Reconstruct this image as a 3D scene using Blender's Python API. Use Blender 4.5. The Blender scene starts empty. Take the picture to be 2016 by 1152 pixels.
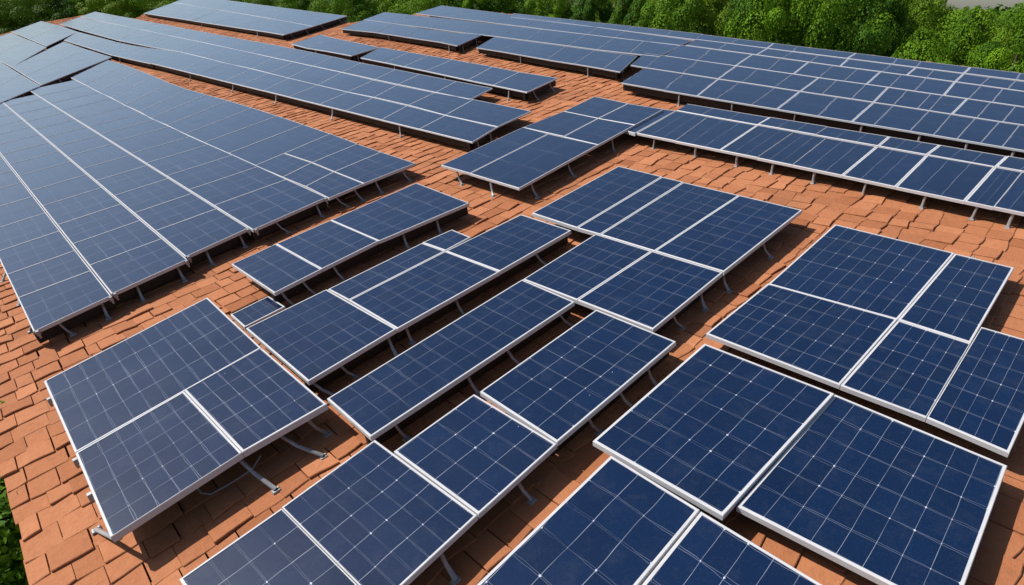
import bpy, bmesh, math, random
from mathutils import Vector, Matrix, noise as mnoise
random.seed(7)
sc = bpy.context.scene
COL = sc.collection

# ------------------------------------------------------------------ camera, sky, sun
FPX = 1166.3; CX, CY = 1008.0, 576.0          # focal length and centre of the 2016 x 1152 photograph
PITCH = math.radians(25.09)
D = 3.6                                        # metres from the eye to the roof plane
CAMZ = 8.0
cam = bpy.data.cameras.new('camera'); cam_o = bpy.data.objects.new('camera', cam); COL.objects.link(cam_o)
cam.sensor_width = 36.0; cam.lens = FPX / 2016 * 36; cam.clip_end = 3000; cam.clip_start = 0.05
cam_o.location = (0, 0, CAMZ); cam_o.rotation_euler = (math.pi / 2 - PITCH, 0, 0)
sc.camera = cam_o

CR = Matrix(((1, 0, 0), (0, math.sin(PITCH), -math.cos(PITCH)), (0, math.cos(PITCH), math.sin(PITCH))))  # camera axes -> world
def ray(p):
    return CR @ (Vector((p[0] - CX, -(p[1] - CY), -FPX)) / FPX)
UA = ray((2523.03, -346.7)).normalized()       # roof axis u: along the tile courses
VA = ray((-249.2, -14.06)); VA = (VA - UA * VA.dot(UA)).normalized()   # roof axis v: across the courses
NA = UA.cross(VA).normalized()
EYE = Vector((0, 0, CAMZ))
ORG = EYE - NA * D                             # foot of the eye on the roof plane: roof origin
RM = Matrix((UA, VA, NA)).transposed()         # roof axes -> world
ROOF = Matrix.Translation(ORG) @ RM.to_4x4()
def on_roof(p, h=0.0):                         # photograph point -> (u, v) at height h over the roof
    r = ray(p); t = -(D - h) / r.dot(NA); X = r * t
    return Vector((X.dot(UA), X.dot(VA)))

SUN_DIR = -(UA * 0.36 + VA * -0.70 - NA).normalized()
sun_el = math.asin(SUN_DIR.z); sun_az = math.atan2(SUN_DIR.x, SUN_DIR.y)
w = bpy.data.worlds.new('World'); sc.world = w; w.use_nodes = True
nt = w.node_tree; bg = nt.nodes['Background']
sky = nt.nodes.new('ShaderNodeTexSky'); sky.sky_type = 'NISHITA'; sky.sun_disc = False
sky.sun_elevation = sun_el; sky.sun_rotation = sun_az; sky.dust_density = 1.4; sky.air_density = 1.0; sky.ozone_density = 1.6
nt.links.new(sky.outputs[0], bg.inputs[0]); bg.inputs[1].default_value = 0.083
sl = bpy.data.lights.new('sun', 'SUN'); sl.energy = 5.0; sl.angle = math.radians(0.53); sl.color = (1.0, 0.95, 0.87)
so = bpy.data.objects.new('sun', sl); COL.objects.link(so); so.rotation_euler = SUN_DIR.to_track_quat('Z', 'Y').to_euler()
so.location = (0, 0, 60)
sc.view_settings.view_transform = 'Standard'; sc.view_settings.look = 'None'
sc.view_settings.exposure = 0.35; sc.view_settings.gamma = 1.0
sc.cycles.max_bounces = 6; sc.cycles.transparent_max_bounces = 4

# ------------------------------------------------------------------ material helpers
class NB:
    def __init__(s, name):
        s.m = bpy.data.materials.new(name); s.m.use_nodes = True; s.t = s.m.node_tree
        s.b = s.t.nodes['Principled BSDF']
    def n(s, typ, **kw):
        o = s.t.nodes.new(typ)
        for k, v in kw.items(): setattr(o, k, v)
        return o
    def put(s, sock, v):
        if isinstance(v, bpy.types.NodeSocket): s.t.links.new(v, sock)
        elif isinstance(v, (tuple, list)) and len(v) == 3 and sock.type == 'RGBA': sock.default_value = (*v, 1)
        else: sock.default_value = v
    def math(s, op, a, b=None, c=None, clamp=False):
        o = s.n('ShaderNodeMath', operation=op); o.use_clamp = clamp
        for i, v in enumerate((a, b, c)):
            if v is not None: s.put(o.inputs[i], v)
        return o.outputs[0]
    def mix(s, f, a, b, mode='MIX'):
        o = s.n('ShaderNodeMix', data_type='RGBA', blend_type=mode)
        s.put(o.inputs[0], f); s.put(o.inputs[6], a); s.put(o.inputs[7], b)
        return o.outputs[2]
    def noise(s, vec, scale, detail=2, rough=0.5):
        o = s.n('ShaderNodeTexNoise'); o.inputs['Scale'].default_value = scale
        o.inputs['Detail'].default_value = detail; o.inputs['Roughness'].default_value = rough
        if vec is not None: s.put(o.inputs['Vector'], vec)
        return o
    def rng(s, v, a, b, c=0.0, d=1.0, smooth=False):
        o = s.n('ShaderNodeMapRange'); o.clamp = True
        if smooth: o.interpolation_type = 'SMOOTHSTEP'
        s.put(o.inputs[0], v)
        for i, k in enumerate((a, b, c, d)): s.put(o.inputs[i + 1], k)
        return o.outputs[0]

def plain(name, col, rough=0.5, metal=0.0, spec=0.5, var=0.12, scale=6.0, bump=0.0):
    k = NB(name); tc = k.n('ShaderNodeTexCoord')
    f = k.noise(tc.outputs['Object'], scale, 4, 0.6).outputs[0]
    k.put(k.b.inputs['Base Color'], k.mix(f, tuple(c * (1 - var) for c in col), tuple(min(1, c * (1 + var)) for c in col)))
    k.put(k.b.inputs['Roughness'], k.rng(f, 0.3, 0.7, rough * 0.85, min(1, rough * 1.15)))
    k.b.inputs['Metallic'].default_value = metal; k.b.inputs['Specular IOR Level'].default_value = spec
    if bump:
        bp = k.n('ShaderNodeBump'); bp.inputs['Strength'].default_value = bump; bp.inputs['Distance'].default_value = 0.02
        k.put(bp.inputs['Height'], f); k.put(k.b.inputs['Normal'], bp.outputs[0])
    return k.m

def cell_material(name, wv, av, wu, au, dots, cell=(0.0018, 0.0112, 0.043), rough=0.27):
    """Blue cells: lines along v-steps (strong) and paired busbars along u-steps (faint), solder dots."""
    k = NB(name); uv = k.n('ShaderNodeUVMap'); uv.uv_map = 'cells'
    oi = k.n('ShaderNodeObjectInfo')
    geo = k.n('ShaderNodeNewGeometry')
    wob = k.noise(geo.outputs['Position'], 2.3, 2, 0.5)
    wv3 = k.n('ShaderNodeVectorMath', operation='SUBTRACT'); k.put(wv3.inputs[0], wob.outputs['Color']); wv3.inputs[1].default_value = (0.5, 0.5, 0.5)
    ws = k.n('ShaderNodeVectorMath', operation='SCALE'); k.put(ws.inputs[0], wv3.outputs[0]); ws.inputs['Scale'].default_value = 0.14
    ad = k.n('ShaderNodeVectorMath', operation='ADD'); k.put(ad.inputs[0], uv.outputs[0]); k.put(ad.inputs[1], ws.outputs[0])
    sep = k.n('ShaderNodeSeparateXYZ'); k.put(sep.inputs[0], ad.outputs[0])
    def dist(s):
        fr = k.math('FRACT', k.math('ADD', s, 100.5)); return k.math('ABSOLUTE', k.math('SUBTRACT', fr, 0.5))
    du, dv = dist(sep.outputs[0]), dist(sep.outputs[1])
    brk = k.noise(geo.outputs['Position'], 3.1, 3, 0.6).outputs[0]
    brk2 = k.noise(geo.outputs['Position'], 1.7, 3, 0.6).outputs[0]
    lv = k.math('MULTIPLY', k.rng(dv, wv * 0.45, wv, 1, 0), k.math('MULTIPLY', k.rng(brk, 0.32, 0.62, 0.35, 1.0), av))
    dd = k.math('ABSOLUTE', k.math('SUBTRACT', du, k.rng(brk, 0.35, 0.65, 0.0, 0.055)))
    lu = k.math('MULTIPLY', k.rng(dd, wu * 0.4, wu, 1, 0), k.math('MULTIPLY', k.rng(brk2, 0.3, 0.66, 0.15, 1.0), au))
    mask = k.math('MAXIMUM', lv, lu)
    if dots:
        cellid = k.n('ShaderNodeTexWhiteNoise', noise_dimensions='2D')
        fl = k.n('ShaderNodeVectorMath', operation='FLOOR'); half = k.n('ShaderNodeVectorMath', operation='ADD')
        half.inputs[1].default_value = (0.5, 0.5, 0.0); k.put(half.inputs[0], ad.outputs[0]); k.put(fl.inputs[0], half.outputs[0]); k.put(cellid.inputs['Vector'], fl.outputs[0])
        size = k.rng(cellid.outputs[0], 0.25, 1.0, 0.0, dots)
        dm = k.math('LESS_THAN', k.math('ADD', du, k.math('MULTIPLY', dv, 0.8)), size)
        mask = k.math('MAXIMUM', mask, k.math('MULTIPLY', dm, 0.9))
    # tone of the single cells and clouding of the whole sheet
    flo = k.n('ShaderNodeVectorMath', operation='FLOOR'); k.put(flo.inputs[0], ad.outputs[0])
    wn = k.n('ShaderNodeTexWhiteNoise', noise_dimensions='3D')
    cb = k.n('ShaderNodeCombineXYZ'); s2 = k.n('ShaderNodeSeparateXYZ'); k.put(s2.inputs[0], flo.outputs[0])
    k.put(cb.inputs[0], s2.outputs[0]); k.put(cb.inputs[1], s2.outputs[1]); k.put(cb.inputs[2], k.math('MULTIPLY', oi.outputs['Random'], 37.0)); k.put(wn.inputs['Vector'], cb.outputs[0])
    base = k.mix(wn.outputs[0], tuple(c * 0.86 for c in cell), tuple(c * 1.16 for c in cell))
    base = k.mix(k.rng(oi.outputs['Random'], 0, 1, 0.0, 0.35), base, (cell[0] * 1.5, cell[1] * 1.0, cell[2] * 0.85))
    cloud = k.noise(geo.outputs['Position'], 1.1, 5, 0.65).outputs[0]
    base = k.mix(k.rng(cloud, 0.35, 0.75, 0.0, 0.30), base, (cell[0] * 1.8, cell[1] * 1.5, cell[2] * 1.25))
    grain = k.noise(geo.outputs['Position'], 90.0, 2, 0.7).outputs[0]
    base = k.mix(k.rng(grain, 0.55, 0.8, 0.0, 0.10), base, (0.12, 0.15, 0.20))
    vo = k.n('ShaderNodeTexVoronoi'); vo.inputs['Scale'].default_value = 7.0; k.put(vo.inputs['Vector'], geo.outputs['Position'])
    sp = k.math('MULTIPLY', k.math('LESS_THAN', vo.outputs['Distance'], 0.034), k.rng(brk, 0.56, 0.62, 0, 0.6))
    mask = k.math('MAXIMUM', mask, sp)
    film = k.noise(geo.outputs['Position'], 4.5, 6, 0.75).outputs[0]
    base = k.mix(k.rng(film, 0.50, 0.78, 0.0, 0.055), base, (0.22, 0.23, 0.25))
    col = k.mix(mask, base, (0.50, 0.54, 0.64))
    k.put(k.b.inputs['Base Color'], col)
    k.put(k.b.inputs['Roughness'], k.rng(cloud, 0.3, 0.7, rough * 0.9, rough * 1.25))
    k.b.inputs['Specular IOR Level'].default_value = 0.22
    k.b.inputs['Coat Weight'].default_value = 0.9; k.b.inputs['Coat IOR'].default_value = 1.5
    k.put(k.b.inputs['Coat Roughness'], k.rng(cloud, 0.3, 0.7, 0.07, 0.13))
    return k.m

M = {}
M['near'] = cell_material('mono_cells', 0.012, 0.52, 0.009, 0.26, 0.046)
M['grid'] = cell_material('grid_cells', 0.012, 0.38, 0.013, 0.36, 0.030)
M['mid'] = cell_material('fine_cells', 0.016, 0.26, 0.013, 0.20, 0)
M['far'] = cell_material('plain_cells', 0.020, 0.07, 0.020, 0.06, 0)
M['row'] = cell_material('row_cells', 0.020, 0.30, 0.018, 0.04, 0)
M['frame'] = plain('anodised_frame', (0.47, 0.47, 0.49), 0.42, 0.0, 0.4, 0.16, 7)
M['thin'] = plain('thin_grey_frame', (0.50, 0.51, 0.55), 0.5, 0.0, 0.4, 0.08, 5)
M['dim'] = plain('dull_grey_frame', (0.34, 0.35, 0.39), 0.5, 0.0, 0.4, 0.12, 5)
M['rail'] = plain('dark_shade_rail', (0.014, 0.010, 0.008), 0.6, 0.0, 0.3, 0.3, 8)  # near black, puts deep shade into the gaps under the panels
M['strut'] = plain('galvanised_strut', (0.27, 0.27, 0.28), 0.5, 0.35, 0.5, 0.2, 14)
M['rubber'] = plain('black_cable', (0.012, 0.012, 0.013), 0.5)
M['deck'] = plain('roof_underlay', (0.065, 0.024, 0.012), 0.95, 0, 0.1, 0.3, 5)
M['render_wall'] = plain('plaster_wall', (0.42, 0.34, 0.26), 0.9, 0, 0.2, 0.12, 2, 0.3)
M['trunk'] = plain('bark', (0.07, 0.05, 0.035), 0.9, 0, 0.2, 0.4, 9, 0.6)

def tile_material():
    k = NB('clay_tile'); at = k.n('ShaderNodeAttribute'); at.attribute_name = 'tone'; at.attribute_type = 'GEOMETRY'
    tc = k.n('ShaderNodeTexCoord')
    n1 = k.noise(tc.outputs['Object'], 1.6, 5, 0.65).outputs[0]
    n2 = k.noise(tc.outputs['Object'], 17.0, 5, 0.7).outputs[0]
    n3 = k.noise(tc.outputs['Object'], 120.0, 3, 0.7).outputs[0]
    base = k.mix(at.outputs['Fac'], (0.245, 0.088, 0.037), (0.455, 0.188, 0.090))
    base = k.mix(k.rng(n1, 0.35, 0.7, 0.0, 0.45), base, (0.32, 0.112, 0.046))
    base = k.mix(k.rng(n2, 0.5, 0.75, 0.0, 0.40), base, (0.20, 0.072, 0.033))
    base = k.mix(k.rng(n2, 0.22, 0.42, 0.30, 0.0), base, (0.47, 0.22, 0.115))
    n4 = k.noise(tc.outputs['Object'], 0.55, 6, 0.72).outputs[0]
    base = k.mix(k.rng(n4, 0.52, 0.70, 0.0, 0.36), base, (0.20, 0.088, 0.046))
    base = k.mix(k.rng(n3, 0.55, 0.8, 0.0, 0.35), base, (0.15, 0.055, 0.026))
    k.put(k.b.inputs['Base Color'], base); k.b.inputs['Roughness'].default_value = 0.88
    k.b.inputs['Specular IOR Level'].default_value = 0.2
    bp = k.n('ShaderNodeBump'); bp.inputs['Strength'].default_value = 0.7; bp.inputs['Distance'].default_value = 0.012
    k.put(bp.inputs['Height'], k.math('ADD', n2, k.math('MULTIPLY', n3, 0.4))); k.put(k.b.inputs['Normal'], bp.outputs[0])
    return k.m
M['tile'] = tile_material()

def leaf_material(name, a, b, c):
    k = NB(name); at = k.n('ShaderNodeAttribute'); at.attribute_name = 'tone'; at.attribute_type = 'GEOMETRY'
    oi = k.n('ShaderNodeObjectInfo')
    col = k.mix(at.outputs['Fac'], a, b)
    col = k.mix(k.rng(oi.outputs['Random'], 0.0, 0.45, 0.55, 0.0), col, c)
    col = k.mix(k.rng(oi.outputs['Random'], 0.45, 1.0, 0.0, 0.85), col, (0.026, 0.075, 0.009))
    k.put(k.b.inputs['Base Color'], col); k.b.inputs['Roughness'].default_value = 0.6
    k.b.inputs['Specular IOR Level'].default_value = 0.08
    tr = k.n('ShaderNodeBsdfTranslucent'); k.put(tr.inputs[0], k.mix(0.5, col, (0.24, 0.32, 0.015)))
    mx = k.n('ShaderNodeMixShader'); mx.inputs[0].default_value = 0.13
    k.put(mx.inputs[1], k.b.outputs[0]); k.put(mx.inputs[2], tr.outputs[0])
    k.put(k.t.nodes['Material Output'].inputs['Surface'], mx.outputs[0])
    return k.m
M['leaf'] = leaf_material('leaves', (0.034, 0.095, 0.006), (0.150, 0.290, 0.012), (0.14, 0.19, 0.015))

def ground_material():
    k = NB('meadow'); tc = k.n('ShaderNodeTexCoord')
    n1 = k.noise(tc.outputs['Object'], 0.15, 6, 0.7).outputs[0]; n2 = k.noise(tc.outputs['Object'], 3.0, 5, 0.7).outputs[0]
    c = k.mix(n1, (0.035, 0.075, 0.012), (0.085, 0.105, 0.030)); c = k.mix(k.rng(n2, 0.4, 0.7, 0, 0.5), c, (0.022, 0.045, 0.010))
    k.put(k.b.inputs['Base Color'], c); k.b.inputs['Roughness'].default_value = 0.95; k.b.inputs['Specular IOR Level'].default_value = 0.1
    return k.m
M['ground'] = ground_material()

# ------------------------------------------------------------------ object helpers
def mesh_obj(name, verts, faces, mat, parent=None, uvs=None, smooth=False, tones=None):
    me = bpy.data.meshes.new(name); me.from_pydata([tuple(v) for v in verts], [], faces); me.materials.append(mat)
    if uvs:
        ul = me.uv_layers.new(name='cells')
        for l in me.loops: ul.data[l.index].uv = uvs[l.vertex_index]
    if tones is not None:
        a = me.attributes.new('tone', 'FLOAT', 'FACE'); a.data.foreach_set('value', tones)
    if smooth: me.polygons.foreach_set('use_smooth', [True] * len(me.polygons))
    o = bpy.data.objects.new(name, me); COL.objects.link(o)
    if parent: o.parent = parent
    return o
def empty(name, matrix, label=None, cat=None, group=None):
    o = bpy.data.objects.new(name, None); COL.objects.link(o); o.matrix_world = matrix; o.empty_display_size = 0.2
    if label: o['label'] = label
    if cat: o['category'] = cat
    if group: o['group'] = group
    return o
class MB:
    def __init__(s): s.v = []; s.f = []
    def tube(s, pts, r, n=8, flat=1.0):
        pts = [Vector(p) for p in pts]; rs = r if isinstance(r, (list, tuple)) else [r] * len(pts); b = len(s.v)
        for i, p in enumerate(pts):
            t = (pts[min(i + 1, len(pts) - 1)] - pts[max(i - 1, 0)]).normalized()
            x = t.cross(Vector((0, 0, 1)));
            if x.length < 1e-3: x = Vector((1, 0, 0))
            x.normalize(); y = t.cross(x)
            for k in range(n):
                a = 2 * math.pi * k / n; s.v.append(p + x * math.cos(a) * rs[i] + y * math.sin(a) * rs[i] * flat)
        for i in range(len(pts) - 1):
            for k in range(n):
                s.f.append((b + i * n + k, b + i * n + (k + 1) % n, b + (i + 1) * n + (k + 1) % n, b + (i + 1) * n + k))
        s.f.append(tuple(b + k for k in reversed(range(n)))); s.f.append(tuple(b + (len(pts) - 1) * n + k for k in range(n)))
    def box(s, c, d, taper=1.0):
        b = len(s.v); c = Vector(c)
        for z in (-1, 1):
            q = taper if z > 0 else 1.0
            for x, y in ((-1, -1), (1, -1), (1, 1), (-1, 1)): s.v.append(c + Vector((x * d[0] * q, y * d[1] * q, z * d[2])) * 0.5)
        s.f += [(b + 3, b + 2, b + 1, b), (b + 4, b + 5, b + 6, b + 7)] + [(b + i, b + (i + 1) % 4, b + 4 + (i + 1) % 4, b + 4 + i) for i in range(4)]
    def build(s, name, mat, parent=None, smooth=False): return mesh_obj(name, s.v, s.f, mat, parent, smooth=smooth)

def inset(q, d):       # q: p00, p10, p11, p01 (2D, counter-clockwise); d: inset of edges v0, u1, v1, u0
    L = []
    for i in range(4):
        a, b = q[i], q[(i + 1) % 4]; e = (b - a).normalized(); nrm = Vector((-e.y, e.x)); L.append((a + nrm * d[i], e))
    out = []
    for i in range(4):
        (p, e), (r, g) = L[i - 1], L[i]
        den = e.x * g.y - e.y * g.x; t = ((r.x - p.x) * g.y - (r.y - p.y) * g.x) / den; out.append(p + e * t)
    return out

ORD = ['', 'first', 'second', 'third', 'fourth', 'fifth', 'sixth', 'seventh', 'eighth', 'ninth', 'tenth', 'eleventh', 'twelfth', 'thirteenth', 'fourteenth', 'fifteenth', 'sixteenth', 'seventeenth', 'eighteenth', 'nineteenth', 'twentieth']

def panel(q, h, label, group, fu=0.022, fv=0.022, t=0.055, cells=(6, 4), mat='mid', gap=(0.004, 0.004), legs=None, clamps=(), rails=(), fmat='frame', straight=False, jit=0.004):
    """q: p00 p10 p11 p01 in roof (u, v). legs: list of (edge, fraction), edge 0 = v0 side, 1 = u1, 2 = v1, 3 = u0."""
    q = [Vector(p) for p in q]
    q = inset(q, (gap[1], gap[0], gap[1], gap[0]))
    c = sum(q, Vector((0, 0))) / 4
    root = empty('solar_panel', ROOF @ Matrix.Translation((c.x, c.y, 0)), label, 'solar panel', group)
    q = [p - c for p in q]
    h = h + random.uniform(-jit, jit)
    tilt = (random.uniform(-1, 1) * jit * 0.85, random.uniform(-1, 1) * jit * 0.85)
    Z = lambda p, z: Vector((p.x, p.y, h + z + p.x * tilt[0] + p.y * tilt[1]))
    fv2 = fv if isinstance(fv, tuple) else (fv, fv); fu2 = fu if isinstance(fu, tuple) else (fu, fu); inn = inset(q, (fv2[0], fu2[0], fv2[1], fu2[1])); ch = inset(q, (0.004,) * 4)
    rings = [[Z(p, -t) for p in q], [Z(p, -0.004) for p in q], [Z(p, 0) for p in ch], [Z(p, 0) for p in inn], [Z(p, -0.006) for p in inn]]
    v = [p for r in rings for p in r]; f = []
    for k in range(4):
        for i in range(4): f.append((k * 4 + i, k * 4 + (i + 1) % 4, k * 4 + 4 + (i + 1) % 4, k * 4 + 4 + i))
    f.append((3, 2, 1, 0))
    fo = mesh_obj('frame', v, f, M[fmat], root); fo.data.materials.append(M['rail']); fo.data.polygons[len(f) - 1].material_index = 1  # underside coloured near black to deepen the shade below the panel
    N = 4; gv = []; uv = []; gf = []
    for j in range(N + 1):
        for i in range(N + 1):
            a, b = i / N, j / N
            p = inn[0] * (1 - a) * (1 - b) + inn[1] * a * (1 - b) + inn[2] * a * b + inn[3] * (1 - a) * b
            gv.append(Z(p, -0.004)); uv.append((a * cells[0], b * cells[1]))
    for j in range(N):
        for i in range(N): o = j * (N + 1) + i; gf.append((o, o + 1, o + N + 2, o + N + 1))
    mesh_obj('glass_face', gv, gf, M[mat], root, uvs=uv)
    for (e, fr, *ft) in (legs or ()):
        a, b = q[e], q[(e + 1) % 4]; ed = (b - a).normalized(); out = Vector((ed.y, -ed.x))
        p = a.lerp(b, fr) - out * 0.03; sp = random.uniform(0.0, 0.02) if straight else random.uniform(0.02, 0.13); sd = random.uniform(-0.015, 0.015) if straight else random.uniform(-0.03, 0.12); hb = h - t
        foot = (on_roof(ft[0], 0.0) - c) if ft else p + out * sp + ed * sd
        m = MB(); mid = p.lerp(foot, 0.35)
        m.tube([(p.x, p.y, hb + 0.004), (p.x, p.y, hb - 0.02), (mid.x, mid.y, hb * 0.5), (foot.x, foot.y, 0.03), (foot.x, foot.y, 0.008)], [0.021, 0.019, 0.017, 0.019, 0.024], 8, 0.7)
        lg = m.build('leg', M['strut'], root, True)
        m = MB(); m.box((foot.x, foot.y, 0.018), (0.07, 0.055, 0.014), 0.8); m.tube([(foot.x + 0.02, foot.y, 0.02), (foot.x + 0.02, foot.y, 0.036)], 0.007, 6)
        m.build('foot_plate', M['strut'], lg)
    for e in rails:  # dark beam on far rows; elsewhere added to block light and blacken gaps
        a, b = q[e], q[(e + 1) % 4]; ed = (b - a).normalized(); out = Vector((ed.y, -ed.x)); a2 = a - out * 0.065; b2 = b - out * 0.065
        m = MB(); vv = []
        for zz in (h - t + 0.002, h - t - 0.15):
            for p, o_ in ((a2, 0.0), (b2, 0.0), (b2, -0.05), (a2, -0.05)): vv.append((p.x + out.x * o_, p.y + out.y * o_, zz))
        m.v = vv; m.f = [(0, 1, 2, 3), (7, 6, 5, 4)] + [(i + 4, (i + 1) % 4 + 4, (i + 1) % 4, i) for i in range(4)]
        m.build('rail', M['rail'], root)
    for (e, fr) in clamps:
        a, b = q[e], q[(e + 1) % 4]; ed = (b - a).normalized(); out = Vector((ed.y, -ed.x)); p = a.lerp(b, fr) + out * 0.018
        m = MB(); m.box((p.x, p.y, h - 0.03), (0.04, 0.04, 0.05), 0.8); m.box((p.x + out.x * 0.01, p.y + out.y * 0.01, h - 0.07), (0.02, 0.02, 0.05))
        m.build('clamp', M['strut'], root)
    return root

H0 = 0.255
def pq(L, T, R, B, h=H0): return [on_roof(B, h), on_roof(R, h), on_roof(T, h), on_roof(L, h)]
def z(o, pts): return [(o[0] + x / 3.6, o[1] + y / 3.6) for x, y in pts]     # points read in an enlarged crop

# ------------------------------------------------------------------ the ground and the building
def grid_ground():
    v = []; f = []; n = 60; S = 1500.0
    xs = [math.copysign(abs(i / n) ** 2.2, i) * S for i in range(-n, n + 1)]
    for y in xs:
        for x in xs:
            r = math.hypot(x, y); zz = 0.0
            if r > 60: zz = (mnoise.noise(Vector((x * 0.006, y * 0.006, 1.7))) * 0.5 + 0.1) * min(1, (r - 60) / 300) * 5
            v.append((x, y, zz))
    k = 2 * n + 1
    for j in range(2 * n):
        for i in range(2 * n): o = j * k + i; f.append((o, o + 1, o + k + 1, o + k))
    g = mesh_obj('ground', v, f, M['ground'], smooth=True); g['kind'] = 'structure'
grid_ground()

def edge_pt(p): q = on_roof(p, 0.0); return (q.x, q.y)
FAR_EDGE = [(2300, 181), (2016, 146), (1911, 135), (1524, 88), (1247, 54), (1000, 28), (867, 14), (805, 32), (751, 29), (719, 41), (690, 46), (640, 37), (500, 13), (395, -5), (358, 3), (282, 29), (268, 37), (182, 27), (80, 45), (0, 69), (-300, 160)]
POLY = [(-0.277 * D, -1.6 * D), (4.0 * D, -1.6 * D)] + [edge_pt(p) for p in FAR_EDGE]
POLY.append((-0.277 * D, POLY[-1][1]))
def inside(u, v):
    c = False; n = len(POLY)
    for i in range(n):
        (x0, y0), (x1, y1) = POLY[i], POLY[i - 1]
        if (y0 > v) != (y1 > v) and u < (x1 - x0) * (v - y0) / (y1 - y0) + x0: c = not c
    return c
bld = empty('building', ROOF.copy(), 'long building whose red clay tiled roof carries all the solar panels', 'building')
dv = [Vector((u, v, -0.03)) for u, v in POLY] + [Vector((u, v, -0.16)) for u, v in POLY]; n = len(POLY)
deck = mesh_obj('roof', dv, [tuple(range(n)), tuple(range(2 * n - 1, n - 1, -1))] + [(i, i + n, (i + 1) % n + n, (i + 1) % n) for i in range(n)], M['deck'], bld)
ins = []
for i in range(n):
    a, b, c = Vector(POLY[i - 1]), Vector(POLY[i]), Vector(POLY[(i + 1) % n])
    e1 = (b - a).normalized(); e2 = (c - b).normalized(); nn = Vector((-e1.y - e2.y, e1.x + e2.x)).normalized() * 0.25
    ins.append((b.x + nn.x, b.y + nn.y))
inv = ROOF.inverted(); wv = []
for u, v in ins: wv.append(Vector((u, v, -0.17)))
for u, v in ins:
    p = ROOF @ Vector((u, v, -0.17)); wv.append(inv @ Vector((p.x, p.y, -0.3)))
mesh_obj('wall', wv, [(i, i + n, (i + 1) % n + n, (i + 1) % n) for i in range(n)], M['render_wall'], bld)

def tiles():
    rnd = random.Random(3); V = []; F = []; T = []
    pv = 0.235; v0 = -1.6 * D; row = 0
    rows = int((19.6 * D - v0) / pv)
    for r in range(rows):
        vb = v0 + r * pv; near = vb < 6.5 * D
        u = -0.277 * D - rnd.uniform(0.0, 0.035) + (0.0 if r % 2 else 0.0); first = True
        umax = 7.0 * D
        off = 0.014 * math.sin(r * 1.7) + rnd.uniform(-0.008, 0.008)
        if r % 2: width0 = 0.12 + rnd.uniform(0, 0.05)
        else: width0 = None
        while u < umax:
            wd = width0 if (first and width0) else rnd.gauss(0.240, 0.045)
            wd = max(0.1, min(0.40, wd)); first = False
            if inside(max(u + wd * 0.5, -0.25 * D), vb + pv * 0.5):
                g = rnd.choice((0.001, 0.002, 0.004, 0.008)); j = lambda s: rnd.uniform(-s, s)
                x0, x1 = u + g, u + wd - g
                fv = vb + off + rnd.gauss(0, 0.012)                              # lower (exposed) edge, towards -v
                bv = vb + pv + 0.05                                   # tucked below the course above
                lift = rnd.choice((0.009, 0.015, 0.020, 0.026)) + j(0.004); lift *= 1.0 if near else 0.65; roll = j(0.010); sk = j(0.024)
                b = len(V); ns = 4 if near else 2
                # wavy lower edge
                ph = rnd.uniform(0, 6.28); am = rnd.choice((0.002, 0.004, 0.008, 0.014)); bow = j(0.005)
                for i in range(ns):
                    a = i / (ns - 1); x = x0 + (x1 - x0) * a
                    e = fv + sk * (a - 0.5) + am * math.sin(ph + a * 3.6)
                    zz = lift + roll * (a - 0.5) + bow * math.sin(math.pi * a)
                    xs = j(0.003)
                    V.append((x + xs, e - 0.002, zz - 0.005)); V.append((x + xs, e + 0.004, zz))
                    V.append((x, bv, 0.002 + roll * 0.4 * (a - 0.5))); V.append((x + xs, e + 0.001, -0.012))
                for i in range(ns - 1):
                    k = b + i * 4; F.append((k + 1, k + 5, k + 6, k + 2)); F.append((k, k + 4, k + 5, k + 1)); F.append((k + 3, k + 7, k + 4, k))
                nb = len(V); V.append((x0, bv, -0.025)); V.append((x1, bv, -0.025)); e = b + (ns - 1) * 4
                F.append((b + 3, b, b + 1, b + 2, nb)); F.append((e + 3, nb + 1, e + 2, e + 1, e))
                tn = min(1, max(0, rnd.gauss(0.50, 0.20)))
                T += [tn] * ((ns - 1) * 3 + 2)
            u += wd
    o = mesh_obj('roof_tiles', V, F, M['tile'], bld, tones=T)
tiles()

# ------------------------------------------------------------------ panels of the big left array
A_LEFT = 'panels of the large left array'
def strip(near, far, where, group, h=H0, first_from='near', legs_side=False, legs_end=False, rail=False, bold=None, **kw):
    """near / far: matching photograph points from the far end to the near end of a strip."""
    n = len(near) - 1; i0 = kw.pop('skip', ())
    snap = kw.pop('snap', 0.75 if n >= 5 else 0.0)
    def line_up(pts):
        ps = [on_roof(p, h) for p in pts]; m_ = len(ps)
        mv = sum(p.y for p in ps) / m_; mu = sum(p.x for p in ps) / m_
        sl = sum((p.y - mv) * (p.x - mu) for p in ps) / max(1e-9, sum((p.y - mv) ** 2 for p in ps))
        return [Vector((p.x + (mu + sl * (p.y - mv) - p.x) * snap, p.y)) for p in ps]
    nr, fr = line_up(near), line_up(far)
    for i in range(n):
        if i in i0: continue
        q = [nr[i + 1], fr[i + 1], fr[i], nr[i]]
        k = n - i
        if legs_side == 'right': nm = f'{ORD[k]} panel from the right end, {where}'
        else: nm = f'{ORD[k]} panel from the near end, {where}'
        lg = []
        if legs_side and (not rail or i % 2): lg += [(3, 0.45)]
        if legs_end and i == n - 1: lg += [(0, 0.22), (0, 0.75)]
        k2 = dict(kw)
        if bold: k2['fv'] = (0.019 if i + 1 in bold else 0.005, 0.019 if i in bold else 0.005)
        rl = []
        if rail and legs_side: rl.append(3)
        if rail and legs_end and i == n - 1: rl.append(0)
        panel(q, h, nm, group, legs=lg, rails=rl, **k2)

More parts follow.
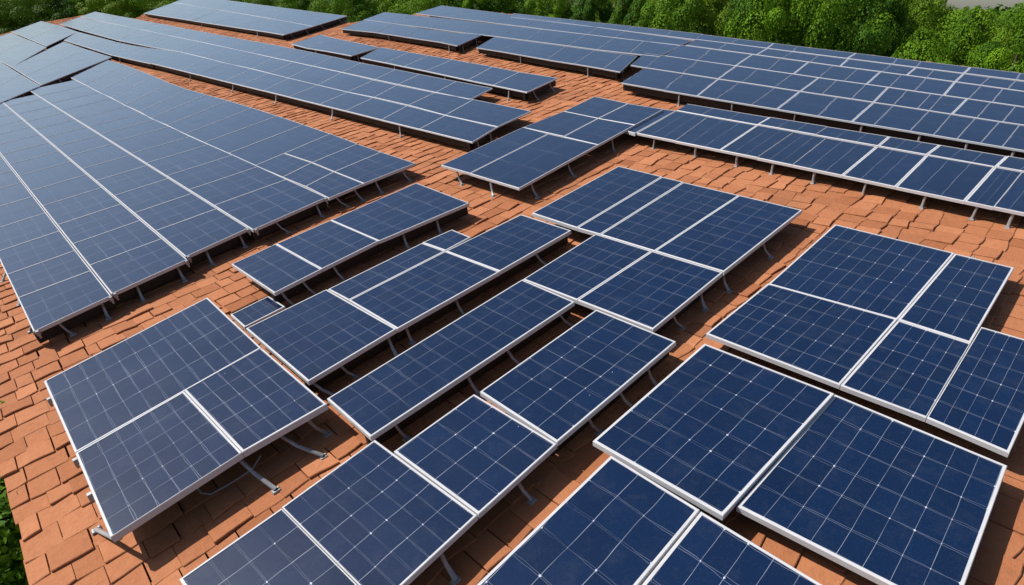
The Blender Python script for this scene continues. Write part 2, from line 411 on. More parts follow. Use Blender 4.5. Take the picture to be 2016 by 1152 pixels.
def cross(pts, far_line, h=H0):            # far points at the same v as the near ones
    fl = [on_roof(p, h) for p in far_line]; out = []
    for p in pts:
        v = on_roof(p, h).y
        k = 0
        while k < len(fl) - 2 and fl[k + 1].y > v: k += 1
        a, b = fl[k], fl[k + 1]; s = (v - a.y) / (b.y - a.y); out.append(a.lerp(b, s))
    return out

NEARV = 2.30 * D
U_L = [-0.104, 0.129, 0.395, 0.655, 1.005]
VN = [
 [2.164, 2.478, 2.740, 3.038, 3.36, 3.70, 4.04, 4.38, 4.72, 5.06, 5.40, 5.74, 6.10, 6.50, 6.95],
 [2.209, 2.533, 2.824, 3.129, 3.486, 3.814, 4.201, 4.542, 4.878, 5.22, 5.57, 5.92, 6.30, 6.72, 7.00],
 [2.274, 2.640, 2.945, 3.290, 3.640, 3.960, 4.35, 4.70, 5.06, 5.43, 5.82, 6.25, 6.75, 7.10],
 [2.277, 2.690, 3.010, 3.340, 3.690, 3.990, 4.40, 4.72, 5.05, 5.45, 5.95, 6.40, 6.95, 7.50],
]
US = ['leftmost strip, big hazy left array', 'second strip from left, big hazy left array', 'third strip from left, big hazy left array', 'fourth strip from left, big hazy left array']
# the photographed front edge is slightly stepped from strip to strip
for s in range(4):
    vs = VN[s]
    for i in range(len(vs) - 1):
        u0, u1 = U_L[s] * D, U_L[s + 1] * D
        bend = lambda v: max(0.0, v - 4.8) * 0.02 * D if s == 3 else 0.0
        sl0 = (0.035 if i == 0 else 0.0) * D
        q = [Vector((u0, vs[i] * D)), Vector((u1 + bend(vs[i]), vs[i] * D + sl0)), Vector((u1 + bend(vs[i + 1]), vs[i + 1] * D)), Vector((u0, vs[i + 1] * D))]
        lg = [(0, 0.3), (0, 0.85)] if i == 0 else []
        if s == 0: lg += [(3, 0.5)]
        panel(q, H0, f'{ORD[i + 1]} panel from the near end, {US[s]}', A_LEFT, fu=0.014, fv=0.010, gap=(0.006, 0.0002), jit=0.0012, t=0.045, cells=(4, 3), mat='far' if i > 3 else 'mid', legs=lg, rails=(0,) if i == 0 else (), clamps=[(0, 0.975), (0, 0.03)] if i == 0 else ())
L4 = [(139, 153), (167, 167), (192, 181), (217, 192), (244, 207), (274, 220), (295, 233), (328, 246.5), (363, 264), (401, 281), (449, 302)]
L5 = [(212, 118), (244, 127), (275, 139), (304, 150), (336, 164), (370, 176), (406, 186), (450, 198), (497, 212), (547, 228), (598, 245)]
strip(L4, L5, 'upper part of the rightmost strip, big left array', A_LEFT, snap=0.0, fu=0.013, fv=0.010, gap=(0.006, 0.0002), jit=0.0012, t=0.045, cells=(5, 3), mat='far')
L4b = [(449, 302), (502, 326), (556, 349), (601, 367), (647, 390)]; LM = [(560, 302), (614, 320), (658, 338), (716, 361)]; L5b = [(598, 245), (651, 263), (704, 283), (751, 299), (818, 321)]
strip(L4b[:2], L5b[:2], 'full width, rightmost strip, big left array', A_LEFT, fu=0.013, fv=0.010, gap=(0.006, 0.0002), jit=0.0012, t=0.045, cells=(5, 3), mat='far')
strip(L4b[1:], [(560, 302), (614, 320), (658, 338), (716, 361)], 'lower half strip, right corner, big left array', A_LEFT, legs_end=True, fu=0.010, fv=0.010, gap=(0.004, 0.0002), jit=0.0012, t=0.045, cells=(3, 3), mat='mid')
strip(LM, L5b[1:], 'upper half strip, right corner, big left array', A_LEFT, legs_end=True, fu=0.010, fv=0.010, gap=(0.004, 0.0002), jit=0.0012, t=0.045, cells=(3, 3), mat='mid')

# ------------------------------------------------------------------ far left arrays
Z1 = (0, 0); Z2 = (500, 0); Z3 = (1000, 0); Z4 = (1456, 0)
G_FL = 'pale panels in the far left corner of the roof'
FAR = dict(fu=0.012, fv=0.010, t=0.03, cells=(4, 3), mat='far', gap=(0.0005, 0.0002), jit=0.0012, h=0.28, rail=True, fmat='thin')
strip(z(Z1, [(-520, 560), (-410, 680), (-340, 770), (-280, 845)]), z(Z1, [(-150, 345), (0, 437), (150, 530), (285, 608)]), 'lowest strip behind the big hazy left array', G_FL, legs_end=True, **FAR)
strip(z(Z1, [(-230, 330), (-60, 400), (80, 475)]), z(Z1, [(78, 232), (200, 283), (330, 335)]), 'left part of the pale strip above the lowest one', G_FL, **FAR)
strip(z(Z1, [(80, 475), (180, 537), (290, 602)]), z(Z1, [(452, 295), (610, 350), (790, 405)]), 'right part of the pale strip above the lowest one', G_FL, legs_end=True, **FAR)
strip(z(Z1, [(80, 225), (205, 277), (330, 327)]), z(Z1, [(290, 148), (425, 182), (548, 225)]), 'left end of the third pale strip, against the trees', G_FL, **FAR)
strip(z(Z1, [(452, 285), (615, 335), (700, 362), (790, 390), (900, 415), (1065, 450)]), z(Z1, [(548, 225), (715, 268), (825, 298), (930, 320), (1050, 340), (1280, 367)]), 'middle of the third pale strip, beside the bare tiles', G_FL, legs_side='near', snap=0.0, **FAR)
G_M = 'panels of the long middle array'
f1 = z(Z1, [(1065, 450), (1290, 500), (1400, 528), (1590, 575), (1705, 603)]) + z(Z2, [(75, 640), (250, 685), (465, 740), (650, 785), (900, 850), (1170, 915), (1540, 1010)])
b1 = z(Z1, [(1280, 367), (1460, 410), (1590, 448), (1790, 487), (1910, 520)]) + z(Z2, [(240, 555), (450, 605), (660, 655), (855, 690), (1100, 745), (1350, 820), (1725, 900)])
strip(f1, b1, 'front strip of the long middle array', G_M, legs_side='near', legs_end=True, **FAR)
f2 = z(Z1, [(430, 168), (590, 222), (820, 290), (1050, 332), (1280, 365), (1460, 408), (1590, 446), (1790, 485), (1910, 518)]) + z(Z2, [(240, 553), (450, 603), (660, 653), (855, 688), (1100, 743), (1350, 818), (1725, 898)])
b2 = z(Z1, [(545, 125), (750, 160), (1000, 205), (1200, 250), (1440, 297), (1625, 337), (1790, 375), (1940, 410), (2085, 440)]) + z(Z2, [(415, 470), (620, 515), (840, 570), (1005, 605), (1275, 660), (1560, 703), (1970, 785)])
strip(f2, b2, 'second strip of the long middle array', G_M, snap=0.35, **FAR)
f3 = z(Z1, [(545, 123), (750, 158), (1000, 203), (1200, 248), (1440, 295), (1625, 335), (1790, 373)]) + z(Z2, [(140, 408), (285, 438), (415, 468), (620, 513), (840, 568), (1005, 603), (1275, 658), (1520, 708)])
b3 = z(Z1, [(655, 85), (850, 118), (1130, 165), (1330, 203), (1560, 243), (1760, 277), (1960, 303)]) + z(Z2, [(350, 342), (450, 366), (570, 400), (735, 452), (980, 500), (1145, 535), (1400, 588), (1655, 637)])
strip(f3, b3, 'back strip of the long middle array', G_M, **FAR)
G_S = 'panels of the small pale block behind the middle array'
strip(z(Z2, [(265, 312), (370, 340), (510, 362), (690, 395)]), z(Z2, [(470, 245), (560, 268), (690, 295), (885, 335)]), 'small pale block behind the middle array', G_S, legs_side='near', legs_end=True, **FAR)
G_B = 'panels of the single row ending above the path of tiles'
strip(z(Z2, [(745, 412), (940, 442), (1065, 471), (1230, 500), (1510, 570), (1690, 605), (1935, 652)]), z(Z2, [(890, 335), (1100, 370), (1245, 392), (1415, 420), (1700, 470), (1860, 517), (2160, 550)]), 'single row behind the middle array', G_B, legs_side='near', legs_end=True, **FAR)
G_T = 'panels of the top row before the trees'
strip([(283, 26)] + z(Z1, [(1360, 147), (1500, 170), (1760, 207)]) + z(Z2, [(100, 225), (205, 248)]), [(340, 5), (430, 19), (472, 26), (536, 36), (571, 43), (611, 53)], 'front strip of the top row by the trees', G_T, legs_side='near', legs_end=True, **FAR)
strip([(340, 5), (430, 19), (472, 26), (536, 36), (571, 43), (611, 53)], [(376, -8), (472, 2), (513, 10), (575, 18), (617, 24), (685, 31)], 'back strip of the top row by the trees', G_T, legs_end=True, **FAR)

# ------------------------------------------------------------------ the big right array
G_R = 'panels of the big right array'
RW = dict(fu=0.009, fv=0.008, t=0.03, cells=(4, 2), mat='far', gap=(0.0005, 0.0002), jit=0.0012, h=0.28, rail=True, fmat='dim', straight=True)
strip([(671, 57), (740, 64), (793, 72), (867, 83), (900, 90)], [(719, 38), (779, 47), (830, 56), (900, 65), (950, 68)], 'front step of the left wing, big right array', G_R, legs_side='near', legs_end=True, **RW)
strip([(719, 38), (779, 47), (846, 56), (900, 65), (980, 71), (1035, 79), (1118, 90), (1171, 99), (1239, 105), (1305, 109)], [(751, 25), (807, 29), (885, 36), (942, 43), (1028, 51), (1069, 58), (1153, 68), (1208, 75), (1264, 82), (1340, 89)], 'middle strip of the left wing, big right array', G_R, **RW)
strip([(819, 26), (886, 36), (961, 43), (1028, 51), (1069, 58), (1154, 68), (1210, 74), (1340, 89)], [(866, 11), (927, 18), (1004, 25), (1057, 40), (1097, 44), (1178, 54), (1231, 61), (1364, 79)], 'third strip of the left wing, big right array', G_R, **RW)
strip([(1004, 34), (1057, 40), (1097, 44), (1128, 47), (1180, 53), (1232, 61), (1308, 71), (1369, 78)], [(1010, 26), (1066, 32), (1106, 36), (1135, 40), (1195, 46), (1248, 52), (1326, 60), (1382, 67)], 'thin back strip of the left wing, big right array', G_R, **RW)
strip([(936, 94), (985, 100), (1074, 118), (1132, 125), (1189, 135), (1219, 142)], [(975, 72), (1026, 80), (1112, 92), (1172, 99), (1226, 106), (1255, 110)], 'front step between both wings, big right array', G_R, legs_side='near', legs_end=True, **RW)
R5n = [(1225, 162), (1306, 178), (1372, 189), (1408, 196), (1478, 207), (1530, 215), (1609, 228), (1678, 239), (1720, 246), (1792, 257), (1838, 265), (1884, 273), (1930, 282), (1973, 289), (2026, 298), (2080, 307)]
R5f = [(1271, 133), (1346, 145), (1412, 157), (1455, 162), (1525, 173), (1573, 181), (1649, 192), (1720, 202), (1759, 207), (1830, 218), (1873, 225), (1920, 233), (1967, 240), (2007, 246), (2055, 253), (2105, 261)]
BR = dict(RW, cells=(2, 1), mat='row')
strip(R5n, R5f, 'front strip of the big right array', G_R, legs_side='right', bold=(2, 5, 7), **BR)
strip([(1244, 127), (1271, 133), (1344, 144), (1412, 156), (1460, 162), (1525, 172), (1575, 180), (1617, 186), (1677, 194), (1720, 201), (1760, 206), (1807, 213), (1830, 217), (1875, 224), (1923, 232), (1973, 240), (2030, 248), (2090, 257)],
      [(1269, 104), (1300, 109), (1373, 119), (1449, 130), (1492, 136), (1560, 146), (1612, 153), (1648, 158), (1707, 165), (1750, 171), (1787, 177), (1834, 184), (1856, 187), (1905, 194), (1950, 201), (1999, 209), (2055, 219), (2115, 228)], 'second strip of the big right array', G_R, bold=(3, 6, 9, 13), **BR)
strip([(1307, 110), (1372, 119), (1449, 129), (1512, 138), (1563, 145), (1612, 153), (1662, 159), (1707, 165), (1752, 171), (1800, 178), (1859, 187), (1907, 194), (1953, 201), (2030, 213), (2090, 223)],
      [(1340, 89), (1400, 97), (1482, 107), (1538, 115), (1592, 122), (1639, 130), (1687, 136), (1734, 141), (1777, 146), (1825, 153), (1881, 161), (1932, 168), (1974, 175), (2050, 186), (2110, 195)], 'third strip of the big right array', G_R, bold=(2, 4, 7, 10), **BR)
strip([(1349, 89), (1414, 98), (1491, 107), (1541, 114), (1595, 122), (1653, 131), (1737, 141), (1787, 147), (1825, 152), (1882, 160), (1931, 167), (1985, 175), (2040, 184), (2100, 193)],
      [(1369, 78), (1433, 84), (1512, 95), (1559, 102), (1610, 109), (1670, 116), (1755, 127), (1803, 133), (1839, 138), (1898, 145), (1948, 152), (2000, 158), (2055, 166), (2115, 175)], 'fourth strip of the big right array', G_R, bold=(2, 5, 7, 9), **BR)
strip([(1369, 78), (1439, 85), (1512, 94), (1560, 101), (1668, 115), (1759, 126), (1803, 132), (1898, 144), (2000, 156), (2080, 168)],
      [(1382, 67), (1452, 76), (1524, 85), (1570, 91), (1685, 105), (1765, 115), (1813, 121), (1911, 132), (2012, 143), (2095, 153)], 'thin back strip of the big right array', G_R, bold=(2, 4, 7), **BR)

# the second right row and the block at its left end
G_Z = 'panels of the raised right row on posts'
ZN = [(1250, 264), (1328, 278), (1419, 295), (1492, 309), (1562, 323), (1660, 344), (1764, 367), (1899, 396), (1956, 408), (2045, 427), (2110, 441)]
ZF = [(1332, 218), (1393, 230), (1492, 246), (1564, 259), (1627, 271), (1727, 288), (1825, 306), (1959, 329), (2013, 338), (2100, 354), (2160, 365)]
strip(ZN, ZF, 'front strip of the raised right row on posts', G_Z, h=0.225, legs_side='right', fu=0.012, cells=(1, 3), mat='row', t=0.04, gap=(0.002, 0.001), bold=(0, 2, 5, 6, 7), straight=True)
strip([(1332, 217), (1492, 245), (1606, 265), (1730, 287), (1825, 304), (1961, 328), (2100, 352)], [(1353, 204), (1516, 231), (1630, 249), (1752, 268), (1852, 284), (1984, 307), (2120, 331)], 'narrow back strip of the raised right row on posts', G_Z, h=0.225, fu=0.011, cells=(1, 3), mat='row', t=0.04, gap=(0.002, 0.001), bold=(1, 3, 4, 5))
G_Y = 'panels of the slanting block in the middle distance'
Y = dict(fu=0.012, fv=0.012, t=0.04, cells=(3, 2), mat='far', h=0.27, gap=(0.001, 0.001))
def single(L, T, R, B, label, group, h=H0, **kw): return panel(pq(L, T, R, B, h), h, label, group, **kw)
single((868, 325), (1030, 251), (1080, 264), (925, 341), 'blue panel at the near left corner of the slanting block', G_Y, legs=[(3, 0.5)], **Y)
single((925, 341), (1080, 264), (1178, 285), (1022, 370), 'wide blue panel at the near right corner of the slanting block', G_Y, legs=[(0, 0.15), (0, 0.6), (3, 0.4)], **Y)
single((1030, 251), (1110, 219), (1178, 233), (1110, 269), 'blue panel in the middle of the slanting block, left side', G_Y, **Y)
single((1110, 269), (1178, 233), (1250, 246), (1178, 285), 'blue panel in the middle of the slanting block, right side', G_Y, legs=[(0, 0.4)], **Y)
single((1110, 219), (1171, 190), (1237, 204), (1178, 233), 'blue panel at the far left corner of the slanting block', G_Y, **Y)
single((1178, 233), (1237, 204), (1307, 215), (1250, 246), 'blue panel at the far right corner of the slanting block', G_Y, **Y)
single((1230, 257), (1307, 215), (1332, 218), (1250, 263), 'narrow blue strip wedged between slanting block and raised right row', G_Y, fu=0.014, fv=0.014, cells=(4, 1), mat='far', h=0.235)

# ------------------------------------------------------------------ the panels of the middle ground and the foreground
G_N = 'panels of the narrow three panel row'
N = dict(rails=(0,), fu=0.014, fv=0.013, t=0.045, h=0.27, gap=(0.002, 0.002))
single((455, 520), (543, 480), (633, 530), (540, 577), 'nearest panel of the narrow three panel row beside the left array', G_N, cells=(2, 5), mat='mid', legs=[(0, 0.15), (0, 0.6)], **N)
single((543, 480), (651, 433), (746, 474), (633, 530), 'middle panel of the narrow three panel row beside the left array', G_N, cells=(3, 5), mat='mid', legs=[(0, 0.2)], **N)
single((651, 433), (820, 360), (924, 399), (746, 474), 'long farthest panel of the narrow three panel row beside left array', G_N, cells=(4, 5), mat='mid', legs=[(0, 0.25), (0, 0.62)], **N)

G_F = 'panels of the three panel table at lower left'
F = dict(fu=0.018, fv=0.018, t=0.06, h=0.31, gap=(0.002, 0.002))
single((85, 750), (408, 584), (515, 684), (147, 892), 'long pale blue panel, upper half of the lower left table', G_F, cells=(11, 4), mat='grid', clamps=[(3, 0.25)], **F)
single((147, 892), (362, 769), (477, 891), (217, 1059), 'blue panel at the near corner of the lower left table', G_F, cells=(6, 6), mat='grid', legs=[(0, 0.04, (192, 1046)), (0, 0.97, (545, 968))], clamps=[(3, 0.06), (3, 0.5)], **dict(F, fv=(0.007, 0.018)))
single((362, 769), (515, 684), (644, 795), (477, 891), 'squarish blue panel at right corner of the lower left table', G_F, cells=(5, 5), mat='grid', legs=[(0, 0.42, (638, 902)), (0, 0.75)], **dict(F, fv=(0.018, 0.006)))

G_C = 'blue panels standing in slanting rows in the centre'
C = dict(fu=0.018, fv=0.016, t=0.048, gap=(0.002, 0.002))
single((453, 620), (529, 583), (562, 604), (481, 645), 'small dark panel low behind the lower left table', G_C, cells=(4, 2), mat='mid', h=0.12, **C)
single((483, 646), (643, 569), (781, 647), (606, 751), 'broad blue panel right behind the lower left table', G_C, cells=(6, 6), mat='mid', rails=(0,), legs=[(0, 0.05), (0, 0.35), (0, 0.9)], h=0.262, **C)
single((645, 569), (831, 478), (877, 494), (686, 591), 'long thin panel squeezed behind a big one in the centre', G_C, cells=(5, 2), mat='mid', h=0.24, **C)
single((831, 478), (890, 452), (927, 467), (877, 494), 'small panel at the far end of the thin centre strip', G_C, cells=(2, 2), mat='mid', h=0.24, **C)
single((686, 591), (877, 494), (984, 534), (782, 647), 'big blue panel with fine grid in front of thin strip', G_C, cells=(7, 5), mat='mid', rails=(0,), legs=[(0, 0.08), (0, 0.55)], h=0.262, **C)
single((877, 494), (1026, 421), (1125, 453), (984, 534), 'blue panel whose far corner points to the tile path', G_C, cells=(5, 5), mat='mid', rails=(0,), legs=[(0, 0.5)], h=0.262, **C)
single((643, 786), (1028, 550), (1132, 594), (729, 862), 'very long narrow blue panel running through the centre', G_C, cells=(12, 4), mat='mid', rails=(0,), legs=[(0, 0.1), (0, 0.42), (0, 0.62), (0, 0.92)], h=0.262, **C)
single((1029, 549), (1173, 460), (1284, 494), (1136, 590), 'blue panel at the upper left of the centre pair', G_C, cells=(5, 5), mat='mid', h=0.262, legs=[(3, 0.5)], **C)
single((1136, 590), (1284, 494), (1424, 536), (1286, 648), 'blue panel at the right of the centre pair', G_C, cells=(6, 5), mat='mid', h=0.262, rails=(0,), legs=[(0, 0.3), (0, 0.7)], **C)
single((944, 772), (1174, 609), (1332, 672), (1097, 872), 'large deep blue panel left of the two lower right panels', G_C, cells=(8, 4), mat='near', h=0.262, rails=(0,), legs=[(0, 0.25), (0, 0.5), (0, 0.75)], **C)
single((774, 888), (933, 774), (1097, 873), (942, 1013), 'nearly square deep blue panel at the lower centre', G_C, cells=(4, 4), mat='near', h=0.262, legs=[(0, 0.5)], **C)

G_K = 'four long panels of the far centre table'
K = dict(fu=0.016, fv=0.016, t=0.048, gap=(0.001, 0.001), h=0.265, mat='mid')
single((1047, 419), (1218, 327), (1304, 348), (1136, 448), 'leftmost long panel of the far centre table', G_K, cells=(7, 3), **K)
single((1136, 448), (1304, 348), (1346, 358), (1182, 461), 'narrow second long panel of the far centre table', G_K, cells=(7, 1), **K)
single((1182, 461), (1346, 358), (1456, 384), (1289, 494), 'third long panel of the far centre table', G_K, cells=(8, 4), **K)
single((1289, 494), (1456, 384), (1580, 413), (1426, 535), 'rightmost long panel of the far centre table', G_K, cells=(8, 4), legs=[(0, 0.02), (0, 0.5)], **K)

G_X = 'panels of the five panel table at the right'
X = dict(fu=0.018, fv=0.018, t=0.045, gap=(0.002, 0.002), h=0.20, mat='near')
def b4(q): return q
single((1512, 558), (1644, 441), (1880, 498), (1768, 629), 'wide dark blue panel at far corner of the right table', G_X, cells=(5, 9), **X)
single((1768, 629), (1880, 498), (1998, 526), (1912, 675), 'tall dark blue panel at far right corner of the right table', G_X, cells=(5, 4), clamps=[(1, 0.7)], **X)
single((1389, 657), (1512, 558), (1768, 629), (1654, 759), 'wide dark blue panel at left corner of the right table', G_X, cells=(5, 9), **X)
single((1654, 759), (1768, 629), (1912, 675), (1824, 823), 'dark blue middle panel in front row of the right table', G_X, cells=(5, 5), **dict(X, fv=(0.007, 0.018)))
single((1824, 823), (1932, 643), (2082, 686), (1988, 893), 'dark blue panel at right end of the right table, beside the tiles', G_X, cells=(6, 5), **dict(X, fv=(0.018, 0.006)))

G_W = 'large panels in the lower right foreground'
Wd = dict(fu=0.021, fv=0.021, t=0.05, gap=(0.002, 0.002), mat='near')
single((1166, 868), (1387, 676), (1644, 775), (1424, 1016), 'large deep blue panel in the lower right, left of the biggest one', G_W, cells=(7, 6), h=0.25, legs=[(3, 0.3)], **Wd)
single((1450, 996), (1644, 775), (1985, 916), (1878, 1215), 'biggest deep blue panel, at the lower right corner', G_W, cells=(6, 8), h=0.22, legs=[(3, 0.9)], clamps=[(3, 0.93)], **Wd)

def off_quad(T, R, lu, h=H0):     # a panel that leaves the picture: known far edge, length lu towards -u
    t, r = on_roof(T, h), on_roof(R, h); e = (t - r).normalized(); d = Vector((-e.y, e.x))
    if d.x > 0: d = -d
    return [r + d * lu, r, t, t + d * lu]
q = pq((554, 999), (738, 865), (941, 1014), (711, 1149), 0.262); q[0] = q[3] + q[1] - q[2]
panel(q, 0.262, 'deep blue panel at bottom centre, behind a half seen one', G_C, cells=(6, 5), mat='near', legs=[(0, 0.6)], **dict(C, fu=(0.018, 0.008)))
b0 = q[0].copy(); l0 = q[3].copy()
lf = on_roof((351, 1140), 0.262); q2 = [b0 + (lf - l0), b0, l0, lf]
panel(q2, 0.262, 'half seen panel at the bottom edge, left of centre', G_C, cells=(4, 5), mat='near', legs=[(0, 0.5)], **dict(C, fu=(0.008, 0.018)))
panel(off_quad((1203, 895), (1379, 1003), 0.50 * D, 0.24), 0.24, 'panel cut by bottom edge, below the large lower right panel', G_W, cells=(7, 3), legs=[(3, 0.5)], **Wd)
q = off_quad((1380, 1006), (1642, 1165), 0.50 * D, 0.24)
panel(q, 0.24, 'panel cut by bottom edge, below the biggest lower right panel', G_W, cells=(6, 5), **Wd)

# loose cable below the lower left table
m = MB(); cp = [on_roof(p, 0.03) for p in ((385, 960), (398, 974), (415, 974), (450, 955), (497, 926), (520, 912))]
hs = [0.16, 0.05, 0.035, 0.035, 0.04, 0.12]
m.tube([ROOF @ Vector((p.x, p.y, a)) for p, a in zip(cp, hs)], 0.008, 8)
o = m.build('cable', M['strut'], None, True); o['label'] = 'thin grey conduit looping out below the lower left table'; o['category'] = 'cable'

# ------------------------------------------------------------------ trees
def crown_mesh(name, seed, rx, rz, nblob, per, leaf):
    r = random.Random(seed); V = []; F = []; T = []
    for b in range(nblob):
        while True:
            p = Vector((r.uniform(-1, 1), r.uniform(-1, 1), r.uniform(-1, 1)))
            if 0.25 < p.length < 1: break
        p = p * (0.55 + 0.45 * p.length) if r.random() < 0.5 else p.normalized() * r.uniform(0.75, 1.0)
        taper = 1.0 - 0.45 * max(0, p.z) ** 1.5
        c = Vector((p.x * rx * taper, p.y * rx * taper, p.z * rz)); br = r.uniform(0.18, 0.38) * rx
        bt = r.gauss(0.5, 0.26)
        for k in range(per):
            d = Vector((r.gauss(0, 1), r.gauss(0, 1), r.gauss(0, 1) + 0.25)).normalized()
            q = c + Vector((d.x, d.y, d.z * 0.8)) * br * r.uniform(0.84, 1.04)
            nrm = (d + Vector((r.gauss(0, 0.24), r.gauss(0, 0.24), r.gauss(0.05, 0.24)))).normalized()
            x = nrm.orthogonal().normalized(); x = Matrix.Rotation(r.uniform(0, 6.28), 3, nrm) @ x; y = nrm.cross(x)
            s = leaf * r.uniform(0.6, 1.25); i = len(V)
            V += [q - x * s, q + y * s * 0.75 + nrm * s * 0.12, q + x * s, q - y * s * 0.75 + nrm * s * 0.12]; F.append((i, i + 1, i + 2, i + 3))
            T.append(min(1, max(0, bt + r.gauss(0, 0.14))))
    me = bpy.data.meshes.new(name); me.from_pydata([tuple(v) for v in V], [], F); me.materials.append(M['leaf'])
    a = me.attributes.new('tone', 'FLOAT', 'FACE'); a.data.foreach_set('value', T)
    return me
def trunk_mesh(seed, hgt, rad, spread):
    r = random.Random(seed); m = MB(); top = Vector((r.uniform(-.3, .3), r.uniform(-.3, .3), hgt))
    m.tube([(0, 0, -0.3), (0.03, 0.02, hgt * 0.35), top * 0.7, top], [rad * 1.4, rad, rad * 0.75, rad * 0.3], 8)
    for k in range(6):
        a = k * 1.05 + r.uniform(-.3, .3); z0 = hgt * r.uniform(0.4, 0.75); st = Vector((0, 0, z0)); e = Vector((math.cos(a) * spread, math.sin(a) * spread, z0 + spread * r.uniform(0.4, 0.9)))
        m.tube([st, st.lerp(e, 0.5) + Vector((0, 0, -0.1)), e], [rad * 0.5, rad * 0.32, rad * 0.1], 6)
    me = bpy.data.meshes.new('trunk'); me.from_pydata([tuple(v) for v in m.v], [], m.f); me.materials.append(M['trunk']); return me
CROWNS = [crown_mesh('crown', 11, 2.9, 3.6, 44, 760, 0.060), crown_mesh('crown', 12, 3.3, 3.2, 46, 760, 0.060), crown_mesh('crown', 13, 2.4, 3.9, 40, 760, 0.060), crown_mesh('crown', 14, 3.0, 3.4, 42, 760, 0.062)]
TRUNKS = [trunk_mesh(k, 6.2, 0.16, 1.8) for k in range(4)]
trnd = random.Random(21)
def tree(x, y, top, scale, label, group, kind=None):
    k = trnd.randrange(4) if kind is None else kind
    root = empty('broadleaf_tree', Matrix.Translation((x, y, 0)), label, 'tree', group)
    hz = [3.6, 3.2, 3.9, 3.4][k] * scale
    cr = bpy.data.objects.new('crown', CROWNS[k]); COL.objects.link(cr); cr.parent = root; cr.location = (0, 0, top - hz * 0.97)
    cr.scale = (scale, scale, scale); cr.rotation_euler = (0, 0, trnd.uniform(0, 6.28))
    tk = bpy.data.objects.new('trunk', TRUNKS[k]); COL.objects.link(tk); tk.parent = root; s = max(0.4, (top - hz * 0.6) / 6.2); tk.scale = (scale, scale, s)
    return root
def at_px(px, dist):            # ground position in the direction of picture column px on the horizon
    return ((px - CX) / FPX * math.cos(PITCH) * dist * 1.09, dist)
G_T1 = 'first line of trees behind the roof'
line1 = []
for i in range(20):
    px = 2085 - i * 72 + trnd.uniform(-16, 16); u_ = max(0.0, (1500 - px) / 860.0)
    d = 29 + 38 * u_ ** 1.2 + trnd.choice((-2.2, 0.0, 2.6, 4.5)); 
    if px > 1880: top = CAMZ + trnd.choice((0.25, 0.45, 0.75))
    elif px > 1760: top = CAMZ - trnd.uniform(0.1, 0.35); d += 3
    else: top = CAMZ + trnd.uniform(1.2, 2.9) + u_
    line1.append((px, d, top, 0.80 + 0.45 * u_ + trnd.uniform(-0.06, 0.12)))
for i, (px, d, top, sc_) in enumerate(line1):
    x, y = at_px(px, d); t_ = tree(x, y, top, sc_, f'leafy tree close behind the big right array, {ORD[i + 1]} from the right', G_T1)
    for c_ in t_.children:
        if c_.name.startswith('crown'): c_.scale = (sc_ * 0.74, sc_ * 0.74, sc_ * 1.12); c_.location.z -= 0.35 * sc_
G_T2 = 'trees of the wood left of the top row'
for i in range(11):
    px = 560 - i * 66 + trnd.uniform(-15, 15); d = 92 + trnd.uniform(-8, 8); x, y = at_px(px, d)
    tree(x, y, 11.2 + trnd.uniform(-0.5, 0.7), 1.6, 'dark leafy tree of the wood behind the left end of the roof', G_T2)
G_T3 = 'trees farther back in the wood'
for row, (d0, n_, sc_) in enumerate(((52, 22, 1.2), (75, 24, 1.5), (115, 26, 1.9), (170, 28, 2.5))):
    for i in range(n_):
        px = 2150 - i * (2350 / n_) + trnd.uniform(-30, 30); d = d0 + trnd.uniform(-5, 5) + (max(0, 900 - px) * 0.06)
        x, y = at_px(px, d); el = 1.6 if px < 1720 else (-0.1 if px > 1760 else 0.6)
        top = CAMZ + math.tan(math.radians(el + trnd.uniform(-0.35, 0.5))) * d
        tree(x, y, top, sc_ * trnd.uniform(0.85, 1.1), 'green tree deeper in the wood, half hidden by nearer trees', G_T3)

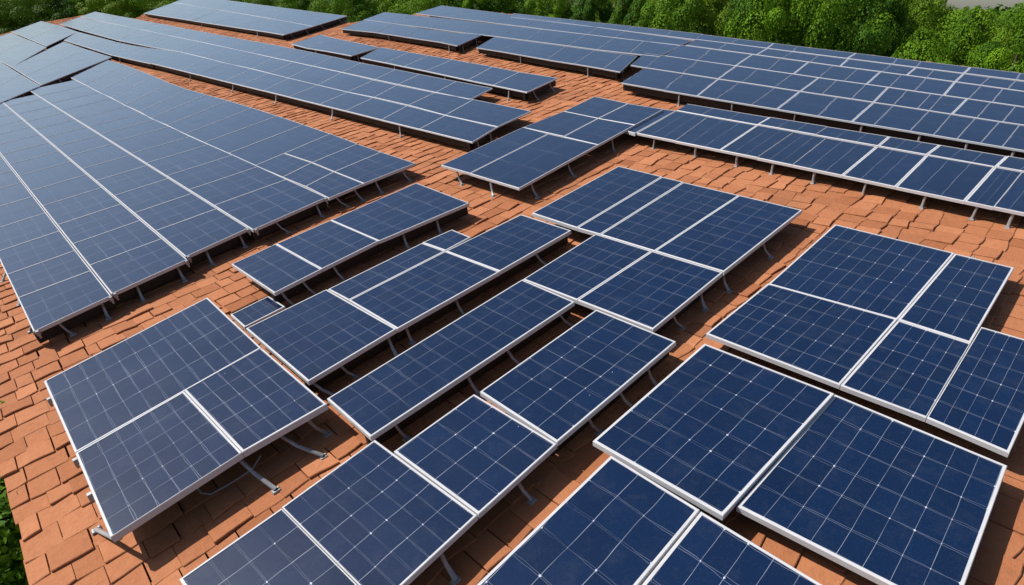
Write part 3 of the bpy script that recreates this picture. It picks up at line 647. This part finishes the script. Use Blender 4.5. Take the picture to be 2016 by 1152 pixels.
def wood():
    r = random.Random(5); V = []; F = []; T = []
    for i in range(900):
        az = r.uniform(-0.95, 0.95); d = r.uniform(230, 520); x, y = math.sin(az) * d, math.cos(az) * d; rr = r.uniform(4, 7); zc = 3.5 + r.uniform(-1, 1.8) + (d - 230) * 0.006
        bt = r.gauss(0.5, 0.2)
        for k in range(60):
            dd = Vector((r.gauss(0, 1), r.gauss(0, 1), abs(r.gauss(0, 1)))).normalized(); q = Vector((x, y, zc)) + dd * rr * r.uniform(0.7, 1.05); nrm = (dd + Vector((r.gauss(0, .4), r.gauss(0, .4), r.gauss(0, .4)))).normalized()
            a = nrm.orthogonal().normalized(); b = nrm.cross(a); s = r.uniform(0.7, 1.3); i0 = len(V); V += [q - a * s, q + b * s * .7, q + a * s, q - b * s * .7]; F.append((i0, i0 + 1, i0 + 2, i0 + 3)); T.append(min(1, max(0, bt + r.gauss(0, .15))))
    o = mesh_obj('distant_wood', V, F, M['leaf'], tones=T); o['kind'] = 'stuff'; o['label'] = 'far off wood along the horizon'
wood()

# bushes on the ground below the left eave
SH = [crown_mesh('crown', 31, 1.5, 1.2, 60, 420, 0.040), crown_mesh('crown', 32, 1.3, 1.3, 60, 420, 0.040)]
for i, (p, dd) in enumerate((((-18, 890), 9.3), ((-6, 1000), 8.6), ((6, 1110), 8.0), ((-120, 960), 11.5), ((-110, 1100), 9.6), ((40, 1240), 8.2), ((-60, 800), 12.2))):
    X = EYE + ray(p).normalized() * dd; zt = max(1.0, X.z)
    root = empty('bush', Matrix.Translation((X.x, X.y, 0)), 'bright green bush on the ground below the left roof edge', 'bush', 'bushes below the left roof edge')
    c = bpy.data.objects.new('foliage', SH[i % 2]); COL.objects.link(c); c.parent = root; c.location = (0, 0, zt); c.rotation_euler = (0, 0, i * 1.3)
    mt = MB(); mt.tube([(0, 0, -0.1), (0.05, 0, zt * 0.5), (0, 0.05, zt)], [0.06, 0.045, 0.02], 6); mt.build('stem', M['trunk'], root)
bpy.context.view_layer.update()
